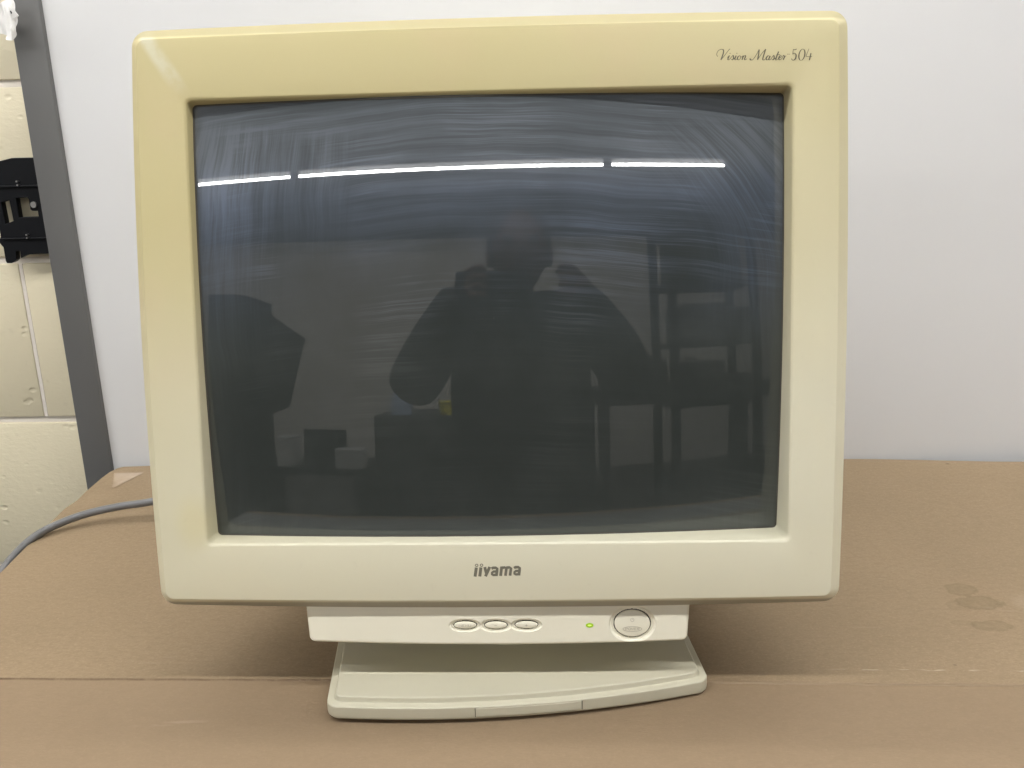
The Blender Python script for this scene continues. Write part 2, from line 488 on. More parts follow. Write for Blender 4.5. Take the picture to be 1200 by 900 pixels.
# control panel under the bezel
BT = [(-.0237, -.0201), (-.0006, -.0202), (.0224, -.0200)]
BA, BB = .0083, .0027
PX, PZ, PA, PB = .1014, -.0194, .0132, .0101
def panel_dep(x):
    return .0098-.0008*(1-(x/.145)**2)
def smooth01(v):
    v = max(0.0, min(1.0, v)); return v*v*(3-2*v)
def panel_disp(x, z):
    d = 0.0
    if abs(x) < .045:
        e = min(sqrt(((x-bx)/.0114)**2+((z-bz)/.0050)**2) for bx, bz in BT)
        d = max(d, .0013*smooth01((1.05-e)/.09))
        e = min(sqrt(((x-bx)/(BA+.0008))**2+((z-bz)/(BB+.0008))**2) for bx, bz in BT)
        if e < 1.0:
            d = .0026
    if abs(x-PX) < .025:
        e = sqrt(((x-PX)/.0172)**2+((z-PZ)/.0136)**2)
        d = max(d, .0019*smooth01((1.04-e)/.12))
        e = sqrt(((x-PX)/(PA+.0008))**2+((z-PZ)/(PB+.0008))**2)
        if e < 1.0:
            d = .0034
    return d
def edge_fall(d, r):
    return 0.0 if d >= r else r-sqrt(max(0, r*r-(r-d)**2))
NX, NZ = 760, 100
ZT = .004
V = []; F = []
for j in range(NZ+1):
    v = j/NZ
    for i in range(NX+1):
        u = -1+2*i/NX
        zb = -.0326-.0026*(1-u*u)
        z = ZT+(zb-ZT)*v
        hw = .1447-.0026*v-edge_fall((z-zb), .0045)
        x = u*hw
        dd = min((1-abs(u))*hw, z-zb)
        V.append((x, panel_dep(x)+panel_disp(x, z)+edge_fall(min((1-abs(u))*hw, 1), .0022)+edge_fall(max(z-zb, 0), .0022), z))
for j in range(NZ):
    for i in range(NX):
        a = j*(NX+1)+i
        F.append((a, a+1, a+NX+2, a+NX+1))
# skirt going back
W1 = NX+1
border = [j*W1 for j in range(NZ+1)] + [NZ*W1+i for i in range(1, NX+1)] + [j*W1+NX for j in range(NZ-1, -1, -1)]
prev = border
for (dep, zs, xs) in ((.06, 1.0, 1.0), (.20, .0, .86)):
    cur = []
    for b in border:
        x, y, z = V[b]
        cur.append(len(V)); V.append((x*xs, dep, z if z > 0 else z*zs))
    for k in range(len(border)-1):
        F.append((prev[k], prev[k+1], cur[k+1], cur[k]))
    prev = cur
panel = link('control_panel', mesh('control_panel', V, F), PANEL, mon, 40, Mh)

def button(name, cx, cz, a, b, top, dome, parent):
    rings = []
    for (s, d) in ((1.0, .0024), (1.0, .0003), (.985, .0001), (.95, 0.0), (.8, -dome*.45), (.55, -dome*.8), (.25, -dome), (.02, -dome*1.02)):
        rings.append([Vector((cx+a*s*cos(2*PI*k/64), top+d+(panel_dep(cx+a*s*cos(2*PI*k/64))-panel_dep(cx)), cz+b*s*sin(2*PI*k/64))) for k in range(64)])
    V, F = loft(rings, False, True)
    return link(name, mesh(name, V, F), PANEL, parent, 50, Mh_id)
Mh_id = Matrix.Identity(4)
btns = []
for bx, bz in BT:
    btns.append(button('menu_button', bx, bz, BA, BB, panel_dep(bx)+.0007, .0006, panel))
    R = [[Vector((bx+(BA+.0009)*q_*cos(2*PI*k/64), panel_dep(bx)+.0022, bz+(BB+.0009)*q_*sin(2*PI*k/64))) for k in range(64)] for q_ in (1, .5)]  # dark disc in the well, painting the shade around the button
    V, F = loft(R, False, True)
    link('gap_shade', mesh('gap_shade', V, F), DARKGAP, panel)
power = button('power_button', PX, PZ, PA, PB, panel_dep(PX)+.0010, .0005, panel)
R = [[Vector((PX+(PA+.0009)*q_*cos(2*PI*k/64), panel_dep(PX)+.0028, PZ+(PB+.0009)*q_*sin(2*PI*k/64))) for k in range(64)] for q_ in (1, .5)]  # same dark disc for the shade around the power button
V, F = loft(R, False, True)
link('gap_shade', mesh('gap_shade', V, F), DARKGAP, panel)

def legend(parent, cx, cz, dep0, glyphs, w):
    S = Strokes(lambda a, b: (cx+a, cz+b), 0.0)
    for g in glyphs:
        S.add(g, w, None, False)
    return S.build('legend', ENGRAVE, parent, Mh_id, lambda x, z: dep0)
h = .0011; q = .00085
def word(wd, x0, adv, w, h, z0):
    G = []
    for k, ch in enumerate(wd):
        x = x0+adv*k
        T = {'M': [[(0, 0), (0, 1), (.5, .4), (1, 1), (1, 0)]], 'E': [[(1, 1), (0, 1), (0, 0), (1, 0)], [(0, .5), (.8, .5)]],
             'N': [[(0, 0), (0, 1), (1, 0), (1, 1)]], 'U': [[(0, 1), (0, .1), (.2, 0), (.8, 0), (1, .1), (1, 1)]],
             'P': [[(0, 0), (0, 1), (.8, 1), (1, .85), (1, .6), (.8, .5), (0, .5)]], 'O': [[(0, .2), (0, .8), (.3, 1), (.7, 1), (1, .8), (1, .2), (.7, 0), (.3, 0), (0, .2)]],
             'W': [[(0, 1), (.25, 0), (.5, .7), (.75, 0), (1, 1)]], 'R': [[(0, 0), (0, 1), (.8, 1), (1, .85), (1, .6), (.8, .5), (0, .5)], [(.5, .5), (1, 0)]],
             '-': [[(.1, .5), (.9, .5)]], '+': [[(0, .5), (1, .5)], [(.5, 0), (.5, 1)]]}[ch]
        for s in T:
            G.append([(x+w*a, z0+h*b) for a, b in s])
    return G
bd = lambda bx: panel_dep(bx)+.0007-.00075
legend(btns[0], *BT[0], bd(BT[0][0]), word('MENU', -.0045, .0024, .0017, .0017, -.0009), .00028)
legend(btns[1], *BT[1], bd(BT[1][0]), word('-', -.0012, .002, .0024, .0016, -.0008), .0003)
legend(btns[2], *BT[2], bd(BT[2][0]), word('+', -.0010, .002, .0020, .0018, -.0009), .0003)
pd = panel_dep(PX)+.0010-.00062
PG = word('POWER', -.0050, .00215, .0015, .0017, -.0048)
PG.append([(.0012*cos(PI/2+.6+k*(2*PI-1.2)/20), .0030+.0014*sin(PI/2+.6+k*(2*PI-1.2)/20)) for k in range(21)])
PG.append([(0, .0032), (0, .0046)])
oval = [(.0070*cos(2*PI*k/40), -.0040+.0019*sin(2*PI*k/40)) for k in range(41)]
PG.append(oval)
legend(power, PX, PZ, pd, PG, .00026)

rings = []
lx, lz = .0696, -.0202
for (s, d) in ((1.0, .001), (1.0, -.0001), (.85, -.0005), (.5, -.0008), (.02, -.0009)):
    rings.append([Vector((lx+.0029*s*cos(2*PI*k/28), panel_dep(lx)+d, lz+.0017*s*sin(2*PI*k/28))) for k in range(28)])
V, F = loft(rings, False, True)
led = link('power_led', mesh('power_led', V, F), LED, panel, 50)
rings = [[Vector((lx+.0017*s*cos(2*PI*k/20), panel_dep(lx)-.00095+d, lz+.0002+.0007*s*sin(2*PI*k/20))) for k in range(20)] for s, d in ((1, .0004), (.8, -.0001), (.02, -.0002))]
V, F = loft(rings, False, True)
link('led_core', mesh('led_core', V, F), LEDC, led, 50)

# maker's lettering under the screen
def fl(zx, zy):
    X = -.0156+(zx-155)*.0000421
    return X, .0203+(385-zy)*.0000418+(X+.0156)*.022
S = Strokes(fl)
SW = .00225
S.add([(180, 385), (206, 222)], SW, None, False)
S.add([(262, 385), (286, 222)], SW, None, False)
for cx in (212, 298):
    S.add([(cx+23*cos(2*PI*k/24), 183+21*sin(2*PI*k/24)) for k in range(25)], .00062, None, False, True)
S.add([(354, 217), (366, 280), (382, 345)], SW*.95, None, False)
S.add([(440, 217), (408, 290), (362, 385)], SW*.95, None, False)
for ox in (0, 393):
    S.add([(472+ox, 252), (495+ox, 236), (545+ox, 236), (570+ox, 252), (566+ox, 300), (553+ox, 385)], SW*.92, None, False)
    S.add([(560+ox, 303), (505+ox, 303), (478+ox, 325), (478+ox, 352), (500+ox, 365), (556+ox, 363)], SW*.82, None, False)
S.add([(627, 385), (650, 217)], SW*.95, None, False)
S.add([(648, 238), (705, 236), (732, 248), (712, 385)], SW*.9, None, False)
S.add([(728, 240), (785, 236), (812, 250), (792, 385)], SW*.9, None, False)
S.build('maker_lettering', INKLOGO, bezel, Mh_id)

# script lettering in the top right corner
def fs(X, Y):
    px, py = 800+X/5, Y/5
    return .16054+(px-839)*.0005844, .38592-(px-839)*.0000158-(py-70)*.000573
thin, thick = .00040, .00085
def pen(t, u):
    # broad strokes when the pen goes down, hairlines when it goes up or across
    k = max(0.0, abs(t.y)*1.15-.25) if (t.y < 0) else 0.0
    return thin+(thick-thin)*min(1.0, k*1.3)
S = Strokes(fs)
for P in ([(205, 332), (199, 318), (208, 298), (226, 289), (238, 293), (238, 312), (224, 352)], [(224, 352), (248, 322), (272, 291), (277, 289)],
          [(262, 338), (273, 326), (265, 346), (270, 351), (280, 342)], [(280, 342), (295, 325), (298, 340), (292, 351), (284, 347)],
          [(292, 351), (305, 340), (313, 326), (306, 346), (311, 351), (321, 342)],
          [(335, 327), (325, 332), (321, 345), (328, 351), (338, 343), (339, 330), (332, 327)], [(338, 332), (347, 334), (355, 327), (348, 351)],
          [(350, 343), (362, 327), (369, 329), (363, 346), (367, 351), (377, 344)],
          [(394, 343), (399, 352), (412, 349), (430, 324), (448, 290)], [(448, 290), (445, 320), (439, 351)], [(439, 351), (462, 316), (486, 288)],
          [(486, 288), (470, 343), (476, 352), (488, 343)],
          [(509, 330), (500, 327), (490, 340), (493, 351), (502, 347), (513, 328)], [(513, 328), (505, 347), (510, 351), (519, 344)],
          [(519, 344), (533, 325), (536, 340), (530, 351), (522, 347)], [(530, 351), (546, 338), (562, 302)], [(562, 302), (546, 346), (552, 351), (563, 343)],
          [(549, 322), (571, 320)], [(563, 343), (576, 335), (578, 328), (570, 328), (563, 343), (569, 351), (582, 343)],
          [(582, 343), (590, 325), (598, 332), (606, 327)], [(598, 331), (589, 351)]):
    S.add(P, thin, pen)
for P in ([(279, 311), (276, 315)], [(319, 311), (316, 315)], [(398, 347), (402, 352)]):
    S.add(P, .0006)
S.add([(612, 318), (619, 317)], .0003); S.add([(621, 319), (628, 317)], .0003)
N5 = .00034
S.add([(646, 291), (656, 292), (668, 288)], .0005)
S.add([(648, 291), (644, 318)], N5)
S.add([(644, 318), (653, 312), (664, 321), (661, 343), (650, 353), (640, 350), (639, 342)], N5, lambda t, u: N5+.0006*max(0, sin(PI*u))**2*min(1, abs(t.y)*1.2))
S.add([(698+17*cos(2*PI*k/40)-(33*sin(2*PI*k/40))*.16, 321+33*sin(2*PI*k/40)) for k in range(41)], N5, lambda t, u: .0002+.00062*t.y*t.y, False, True)
S.add([(739, 286), (721, 331)], N5)
S.add([(721, 331), (758, 331)], .0003)
S.add([(751, 312), (742, 353)], .0008)
S.build('script_lettering', INKSCRIPT, bezel, Mh_id)

# swivel bowl and base
BY = math.radians(7.3)
Mb = Matrix.Translation((-.0018, 0, 0)) @ Matrix.Rotation(BY, 4, 'Z')
def base_outline(i):
    hw = .1450-i; yb = .125-i; r = max(.011-i*.6, .003)
    f = lambda x: -.125-.0140*(1-(x/.1436)**2)+i
    pts = []
    nc = 8
    # front left corner -> front arc -> front right -> back
    for k in range(nc+1):
        a = PI+PI/2*k/nc
        x = -hw+r+r*cos(a); pts.append((x, f(-hw+r)+r+r*sin(a)))
    N = 48
    for k in range(1, N):
        x = -hw+r+(2*hw-2*r)*k/N; pts.append((x, f(x)))
    for k in range(nc+1):
        a = -PI/2+PI/2*k/nc
        pts.append((hw-r+r*cos(a), f(hw-r)+r+r*sin(a)))
    for k in range(nc+1):
        a = PI/2*k/nc
        pts.append((hw-r+r*cos(a), yb-r+r*sin(a)))
    for k in range(nc+1):
        a = PI/2+PI/2*k/nc
        pts.append((-hw+r+r*cos(a), yb-r+r*sin(a)))
    return pts
def bz(i, z):
    return [Vector((x, y, z)) for x, y in base_outline(i)]
rings = [bz(.0025, .0), bz(.0012, .0003), bz(.0002, .0018), bz(0, .0035), bz(.0002, .0101), bz(.0005, .0106), bz(.0010, .0109), bz(.0056, .0112), bz(.0060, .0116),
         bz(.0066, .0148), bz(.0070, .0153), bz(.0076, .0156)]
V, F = loft(rings, True, True)
base = link('base', mesh('base', V, F), BASE, mon, 24, Mb)
# front cover strip between two seams
def strip(x0, x1):
    f = lambda x: -.125-.0140*(1-(x/.1436)**2)
    R = []
    N = 24
    for k in range(N+1):
        x = x0+(x1-x0)*k/N
        R.append([Vector((x, f(x)+.0006, .0026)), Vector((x, f(x)-.00035, .0032)), Vector((x, f(x)-.00005, .0091)), Vector((x, f(x)+.0008, .0098))])
    V, F = loft(R, False, False, False)
    return mesh('front_cover', V, F)
link('front_cover', strip(-.034, .0445), BASE, base, 40)
for sx in (-.0345, .0450):
    f = -.125-.0140*(1-(sx/.1436)**2)
    link('seam', box_me('seam', sx-.00022, sx+.00022, f-.0003, f+.001, .0024, .0099), DARKGAP, base)
rings = []
for r, z in ((.085, .0157), (.085, .0175), (.080, .019), (.074, .024), (.078, .032), (.086, .040), (.090, .052)):
    rings.append([Vector((r*cos(2*PI*k/64), r*sin(2*PI*k/64)+.02, z)) for k in range(64)])
V, F = loft(rings, True, True)
link('swivel_bowl', mesh('swivel_bowl', V, F), CREAM, mon, 35)

# ------------------------------------------------------------------ grey cable
cp = [(-.06, .40, .15), (-.12, .42, .10), (-.22, .40, .045), (-.32, .362, .030), (-.41083, .33447, .0225), (-.44857, .32974, .0185), (-.48401, .32029, .0135), (-.50942, .30203, .0085),
      (-.52354, .28239, .0035), (-.5303, .25564, -.0035), (-.53263, .22887, -.0125), (-.534, .19, -.03), (-.536, .12, -.075), (-.538, .06, -.14), (-.54, .03, -.25)]
cable = link('monitor_cable', tube_me('monitor_cable', catmull(cp, 10), .0043, 18), CABLE, None, 60)
tag(cable, 'grey round cable running from behind the monitor over the cardboard edge', 'cable')

# ------------------------------------------------------------------ cardboard on the bench
LE = [(-.62, -.50), (-.30, -.475), (.2058, -.5167), (.3061, -.5276), (.4266, -.5406), (.470, -.5402), (.4868, -.5380), (.496, -.5320), (.5018, -.5257), (.5043, -.4925)]
def left_edge(y):
    for (y0, x0), (y1, x1) in zip(LE, LE[1:]):
        if y <= y1:
            return x0+(x1-x0)*(y-y0)/(y1-y0)
    return LE[-1][1]
def card_z(x, y):
    z = .0006*sin(x*7+1.3)*cos(y*9)
    if y < .0252:
        z -= (.0252-y)*.045+.0016*(1-math.exp(-(.0252-y)/.0012))
    if y > .0252:
        z += .0008*math.exp(-(y-.0252)/.005)
    # folded back corner
    d = ((x+.5117)*(.4747-.3816)-(y-.3816)*(-.5278+.5117))
    if y > .36 and d < 0:
        z -= min(.02, -d*2.4)*smooth01((y-.36)/.05)
    return z
def back_edge(x):
    return .5043+.0079*smooth01((x+.49)/.7)-.013*smooth01((x-.40)/.22)
ys = sorted(set([-.62+.02*i for i in range(32)] + [.0252, .0249, .0246, .0255, .026, .028, .031] + [.03+.012*i for i in range(1, 38)] + [.47, .478, .4868, .492, .496, .4995, .5018, .5032, .5043]))
ys = [y for y in ys if y <= .5043]
NXc = 150
V = []; F = []
for y in ys:
    x0 = left_edge(y)
    for i in range(NXc+1):
        u = i/NXc
        x = x0+(1.15-x0)*u**1.25
        yy = y+(back_edge(x)-.5043)*smooth01((y-.40)/.1043)
        V.append((x, yy, card_z(x, y)))
n1 = NXc+1
for j in range(len(ys)-1):
    for i in range(NXc):
        a = j*n1+i
        F.append((a, a+1, a+n1+1, a+n1))
# thickness skirt
nb = len(V)
loop = [i for i in range(n1)] + [j*n1+NXc for j in range(1, len(ys))] + [(len(ys)-1)*n1+i for i in range(NXc-1, -1, -1)] + [j*n1 for j in range(len(ys)-2, 0, -1)]
for b in loop:
    x, y, z = V[b]; V.append((x, y, z-.0045))
for k in range(len(loop)):
    l = len(loop); F.append((loop[k], loop[(k+1) % l], nb+(k+1) % l, nb+k))
card = link('cardboard_sheet', mesh('cardboard_sheet', V, F), CARD, None, 30)
tag(card, 'brown cardboard sheet with a crease and oily stains under the monitor', 'cardboard')
tp = [(-.5296, .4786), (-.4877, .4779), (-.4952, .4547), (-.4990, .4400), (-.5037, .4261), (-.510, .440), (-.522, .465)]
tp = [(-.5275, .4776), (-.4877, .4779), (-.4952, .4547), (-.5040, .4270), (-.5062, .4285), (-.5150, .4500)]
V = [(x, y, card_z(x, y)+.0008) for x, y in tp]
link('tape', mesh('tape', V, [tuple(range(len(tp)))]), TAPE, card)

bench = struct('floor', box_me('floor', -6, 6, -6.2, .9, -1.0, -.95), simple('floor_paint', (.12, .115, .11), .5, .2, 2))
wb = thing('workbench', 'grey workbench top hidden under the brown cardboard sheet', 'workbench', (.3, -.05, -.95))
link('bench_top', box_me('bench_top', -.79, .83, -.53, .545, .905, .925, bev=.001), BENCH, wb)
for lx_ in (-.74, .78):
    for ly_ in (-.46, .50):
        link('leg', box_me('leg', lx_-.025, lx_+.025, ly_-.025, ly_+.025, 0, .905), POST, wb)

# ------------------------------------------------------------------ white board with its grey post
wbd = thing('white_partition', 'plain white partition panel with grey edge post behind the monitor', 'partition', (0, .514, -.9))
link('panel', box_me('panel', -.552, 1.3, .001, .018, -.04, 2.35), WHITE, wbd)
link('edge_post', box_me('edge_post', -.5838, -.5462, -.006, .030, -.04, 2.35, bev=.0022), POST, wbd, 40)

# ------------------------------------------------------------------ painted block wall
bw = thing('block_wall', 'cream painted concrete block wall at the left edge', 'wall', (0, .6015, -.95))
CH = .2255
courses = [.95+.0330+CH*k for k in range(-5, 7)]
bm = bmesh.new(); bmv = bmesh.new()
for k, z0 in enumerate(courses):
    odd = (k % 2 == 1)
    xs0 = -.6785 if odd else -.4585
    for i in range(-8, 14):
        x0 = xs0+.44*i
        box_bm(bm, x0+.0025, x0+.44-.0025, 0, .06, z0+.0045, z0+CH-.0045, bev=.0028)
        box_bm(bmv, x0-.0024, x0+.0024, .0012, .02, z0+.005, z0+CH-.005)
me = bpy.data.meshes.new('blocks'); bm.to_mesh(me); bm.free()
link('blocks', me, BLOCK, bw, 30)
me = bpy.data.meshes.new('upright_joints'); bmv.to_mesh(me); bmv.free()
link('upright_joints', me, PALEJOINT, bw)
link('mortar', box_me('mortar', -4.5, 5.5, .0045, .08, -.3, 2.9), MORTAR, bw)

# ------------------------------------------------------------------ black bracket and white tag
def plate(name, outer_p, holes, y0, y1, mat, parent=None, bev=.0006):
    cu = bpy.data.curves.new(name, 'CURVE'); cu.dimensions = '2D'; cu.fill_mode = 'BOTH'
    for poly in [outer_p]+holes:
        sp = cu.splines.new('POLY'); sp.points.add(len(poly)-1); sp.use_cyclic_u = True
        for q_, (a, b) in zip(sp.points, poly):
            q_.co = (a, b, 0, 1)
    cu.extrude = (y1-y0)/2-bev; cu.bevel_depth = bev; cu.bevel_resolution = 1; cu.offset = -bev
    tmp = bpy.data.objects.new('tmp', cu)
    me = bpy.data.meshes.new_from_object(tmp)
    bpy.data.objects.remove(tmp); bpy.data.curves.remove(cu)
    me.transform(Matrix(((1, 0, 0, 0), (0, 0, -1, (y0+y1)/2), (0, 1, 0, 0), (0, 0, 0, 1))))
    me.name = name
    return link(name, me, mat, parent, 30)
br = thing('wall_bracket', 'black plastic bracket with slots on the cream block wall', 'bracket', (0, .60, 0))
Bp = [(-.7000, .3780), (-.6711, .3886), (-.6515, .3926), (-.600, .3924), (-.600, .2700), (-.6289, .2696), (-.6513, .2691), (-.6618, .2646), (-.6610, .2742), (-.6665, .2737), (-.668, .2628), (-.6714, .26), (-.6756, .2582), (-.6814, .2584),
      (-.6829, .2612), (-.6825, .2791), (-.6879, .2867), (-.6838, .2931), (-.6832, .3228), (-.6900, .335), (-.7000, .335)]
H1 = [(-.6748, .3372), (-.6638, .3401), (-.6629, .3131), (-.6741, .3097)]
H2 = [(-.6542, .3422), (-.6395, .3428), (-.6375, .3410), (-.6376, .3275), (-.6355, .3256), (-.6281, .3254), (-.6281, .3178), (-.6544, .3172)]
plate('bracket_plate', Bp, [H1, H2], -.022, -.012, BLACKP, br)
ring = [(-.6312+.0042*cos(2*PI*k/20), .3336+.0042*sin(2*PI*k/20)) for k in range(20)]
link('rib', box_me('rib', -.70, -.602, -.0255, -.0215, .3560, .3585, bev=.0008), BLACKP, br)
link('rib', box_me('rib', -.682, -.602, -.0255, -.0215, .2895, .2915, bev=.0008), BLACKP, br)
for (x, z) in ((-.6467, .3635), (-.6463, .3590), (-.6456, .2955), (-.6456, .2915)):
    link('stud', tube_me('stud', [(x, -.0275, z), (x, -.021, z)], .0011, 10), STEEL, br, 40)
link('screw', tube_me('screw', [(-.6312, -.0245, .3336), (-.6312, -.021, .3336)], .0040, 20), STEEL, br, 40)
link('bracket_foot', box_me('bracket_foot', -.66, -.61, -.012, .0005, .356, .384), BLACKP, br)
link('bracket_foot', box_me('bracket_foot', -.66, -.61, -.012, .0005, .276, .306), BLACKP, br)

tg = thing('plastic_tag', 'crumpled white plastic tag hanging in front of the grey post', 'tag', (0, .49, 0))
T1 = [(-.600, .5635), (-.5791, .5642), (-.5733, .567), (-.5692, .5690), (-.5649, .5690), (-.5634, .5595), (-.5631, .5535), (-.5643, .5469), (-.5645, .5421), (-.5664, .5318), (-.5703, .525), (-.5736, .5251), (-.5781, .5261), (-.5779, .531), (-.5849, .533), (-.600, .536)]
T1c = [(x, z) for x, z in T1]
def crumple(name, poly, yf, mat, parent):
    bm_ = bmesh.new()
    vs = [bm_.verts.new((x, 0, z)) for x, z in poly]
    bm_.faces.new(vs)
    bmesh.ops.triangulate(bm_, faces=bm_.faces[:])
    bmesh.ops.subdivide_edges(bm_, edges=bm_.edges[:], cuts=3, use_grid_fill=True)
    for v in bm_.verts:
        v.co.y = yf(v.co.x, v.co.z)
    r = bmesh.ops.extrude_face_region(bm_, geom=bm_.faces[:])
    for v in r['geom']:
        if isinstance(v, bmesh.types.BMVert):
            v.co.y += .0012
    bmesh.ops.recalc_face_normals(bm_, faces=bm_.faces[:])
    me_ = bpy.data.meshes.new(name); bm_.to_mesh(me_); bm_.free()
    return link(name, me_, mat, parent, 50)
crumple('tag_sheet', T1c, lambda x, z: -.004+.004*sin((x+.5645)*210)+.0022*sin(z*330+x*150), PAPER, tg)
T2 = [(-.5655, .5679), (-.5619, .5606), (-.5565, .5506), (-.5587, .5488), (-.5650, .5465), (-.5660, .5536)]
fp = crumple('tag_flap', T2, lambda x, z: -.0105-.002*sin((z-.546)*120), PAPER, tg)
T3 = [(-.5644, .5556), (-.563, .5559), (-.5622, .5532), (-.5637, .5523)]
V = [(x, -.0131, z) for x, z in T3]
link('printed_mark', mesh('printed_mark', V, [(0, 1, 2, 3)]), INK, fp)

# ------------------------------------------------------------------ the room behind the camera (mirrored in the glass)
struct('ceiling', box_me('ceiling', -6, 6, -6.2, .9, 1.92, 1.98), simple('ceiling_paint', (.30, .325, .37), .8, .04, 1))
rw = link('rear_wall', box_me('rear_wall', -6, 6, -6.3, -6.2, -.95, 1.92), simple('rear_wall_paint', (.74, .70, .65), .8, .06, 2))
tag(rw, 'beige wall far behind the camera mirrored in the dark screen', 'wall')

TUBE = emit('lit_tube', (1.0, .99, .965), 140)
TUBE3 = emit('lit_tube_faint', (1.0, .99, .965), 92)
TUBE2 = emit('lit_tube_bright', (1.0, .99, .97), 186)
HOUS = simple('lamp_housing', (.02, .02, .021), .7)  # dark so it throws back little of the tube's light
proto = None
def lamp(x, y, label):
    t_ = thing('fluorescent_light', label, 'light', (x, y, 1.78), 'ceiling tube lights')
    if lamp.h is None:
        lamp.h = box_me('blocker_housing', -1.20, 1.20, -.085, .085, .020, .09, bev=.004)  # wide plate shaped to block the tube's upward light
        lamp.t = tube_me('tube', [(-1.172, 0, 0), (1.172, 0, 0)], .0105, 16)
        lamp.t3 = lamp.t.copy(); lamp.t3.materials.clear(); lamp.t3.materials.append(TUBE3)
        lamp.t2 = lamp.t.copy(); lamp.t2.materials.clear(); lamp.t2.materials.append(TUBE2)
        lamp.c = box_me('cap', -.012, .012, -.02, .02, -.018, .021, bev=.003)
        a = link('blocker_housing', lamp.h, HOUS, t_); b = link('tube', lamp.t, TUBE, t_, 60)
        c = link('end_cap', lamp.c, HOUS, t_); c.location.x = -1.185
        lamp.src = (a, b, c)
        d = c.copy(); COL.objects.link(d); d.parent = t_; d.location.x = 1.185
        s = box_me('stem', -.006, .006, -.006, .006, .09, .14)
        lamp.src = (a, b, c, d, link('stem', s, HOUS, t_))
    else:
        for o in lamp.src:
            d = o.copy(); COL.objects.link(d); d.parent = t_
    return t_
lamp.h = None
for y, nm in ((-3.49, 'far behind the camera, mirrored in the screen'), (-.62, 'over the bench in front of the monitor'), (.40, 'over the bench close to the wall')):
    for x, sd in ((-2.715, 'left'), (-.30, 'middle'), (2.115, 'right')):
        if y < -3 and x > 1:
            x = 1.385
        yy = y+(.045*(x-.1) if y < -3 else 0)
        L_ = lamp(x, yy, 'white ceiling tube light ' + nm + ', ' + sd + ' of its row')
        if y < -3:
            L_.rotation_euler.z = math.radians(2.5)
        if y < -3 and x > 1:
            L_.scale.x = .385
        if y > -3:
            for ch in L_.children:
                if ch.name.startswith('tube'):
                    ch.data = lamp.t2 if y < 0 else lamp.t3

# person holding the phone
DARKCL = simple('dark_clothes', (.018, .019, .020), .85, .2, 20)
SKIN = simple('skin', (.13, .075, .058), .5, .08, 40)
HAIR = simple('dark_hair', (.02, .017, .015), .6)
per = thing('person', 'person in dark clothes holding up a phone, mirrored in the screen', 'person', (.08, -1.02, -.95))
def skin_obj(name, nodes, edges, mat, parent, root=0, sub=2):
    me_ = bpy.data.meshes.new(name)
    me_.from_pydata([n[0] for n in nodes], edges, [])
    o = link(name, me_, mat, parent)
    o.modifiers.new('skin', 'SKIN')
    for i, n in enumerate(nodes):
        r = n[1]
        me_.skin_vertices[0].data[i].radius = r if isinstance(r, tuple) else (r, r)
    me_.skin_vertices[0].data[root].use_root = True
    s = o.modifiers.new('subd', 'SUBSURF'); s.levels = sub; s.render_levels = sub
    return o
bn = [((0, -.03, .86), (.17, .12)), ((0, -.02, 1.02), (.195, .13)), ((0, -.02, 1.18), (.215, .14)), ((0, -.03, 1.335), (.17, .10)), ((0, -.02, 1.39), (.065, .06)), ((0, 0, 1.43), (.052, .055)),
      ((-.175, -.03, 1.365), .088), ((-.23, .02, 1.27), .082), ((-.285, .09, 1.155), .074), ((-.20, .23, 1.27), .056), ((-.135, .33, 1.365), .034),
      ((.175, -.03, 1.365), .088), ((.23, .02, 1.27), .082), ((.285, .09, 1.155), .074), ((.20, .23, 1.27), .056), ((.115, .33, 1.365), .034),
      ((-.10, -.03, .76), .098), ((-.11, -.01, .46), .072), ((-.12, -.04, .10), .05), ((-.12, .08, .045), .042),
      ((.10, -.03, .76), .098), ((.11, -.01, .46), .072), ((.12, -.04, .10), .05), ((.12, .08, .045), .042)]
be = [(0, 1), (1, 2), (2, 3), (3, 4), (4, 5), (3, 6), (6, 7), (7, 8), (8, 9), (9, 10), (3, 11), (11, 12), (12, 13), (13, 14), (14, 15), (0, 16), (16, 17), (17, 18), (18, 19), (0, 20), (20, 21), (21, 22), (22, 23)]
skin_obj('body', bn, be, DARKCL, per)
def ell(name, c, r, mat, parent, fn=None):
    bm_ = bmesh.new(); bmesh.ops.create_uvsphere(bm_, u_segments=28, v_segments=18, radius=1)
    for v in bm_.verts:
        p_ = v.co.copy()
        if fn: p_ = fn(p_)
        v.co = Vector((c[0]+p_.x*r[0], c[1]+p_.y*r[1], c[2]+p_.z*r[2]))
    me_ = bpy.data.meshes.new(name); bm_.to_mesh(me_); bm_.free()
    return link(name, me_, mat, parent, 80)
def headshape(p_):
    p_ = p_.copy()
    if p_.z < 0:
        p_.x *= 1+.28*p_.z; p_.y *= 1+.10*p_.z
    if p_.y > .5 and abs(p_.x) < .35:
        p_.y += .16*math.exp(-((p_.z+.12)/.16)**2)*(1-abs(p_.x)/.35)
    return p_
head = ell('head', (0, .05, 1.515), (.076, .097, .118), SKIN, per, headshape)
ell('hair', (0, .032, 1.54), (.086, .100, .108), HAIR, per)
for s_ in (-1, 1):
    ell('ear', (s_*.078, .04, 1.505), (.012, .020, .032), SKIN, head)
    ell('eye', (s_*.031, .138, 1.528), (.014, .010, .009), HAIR, head)
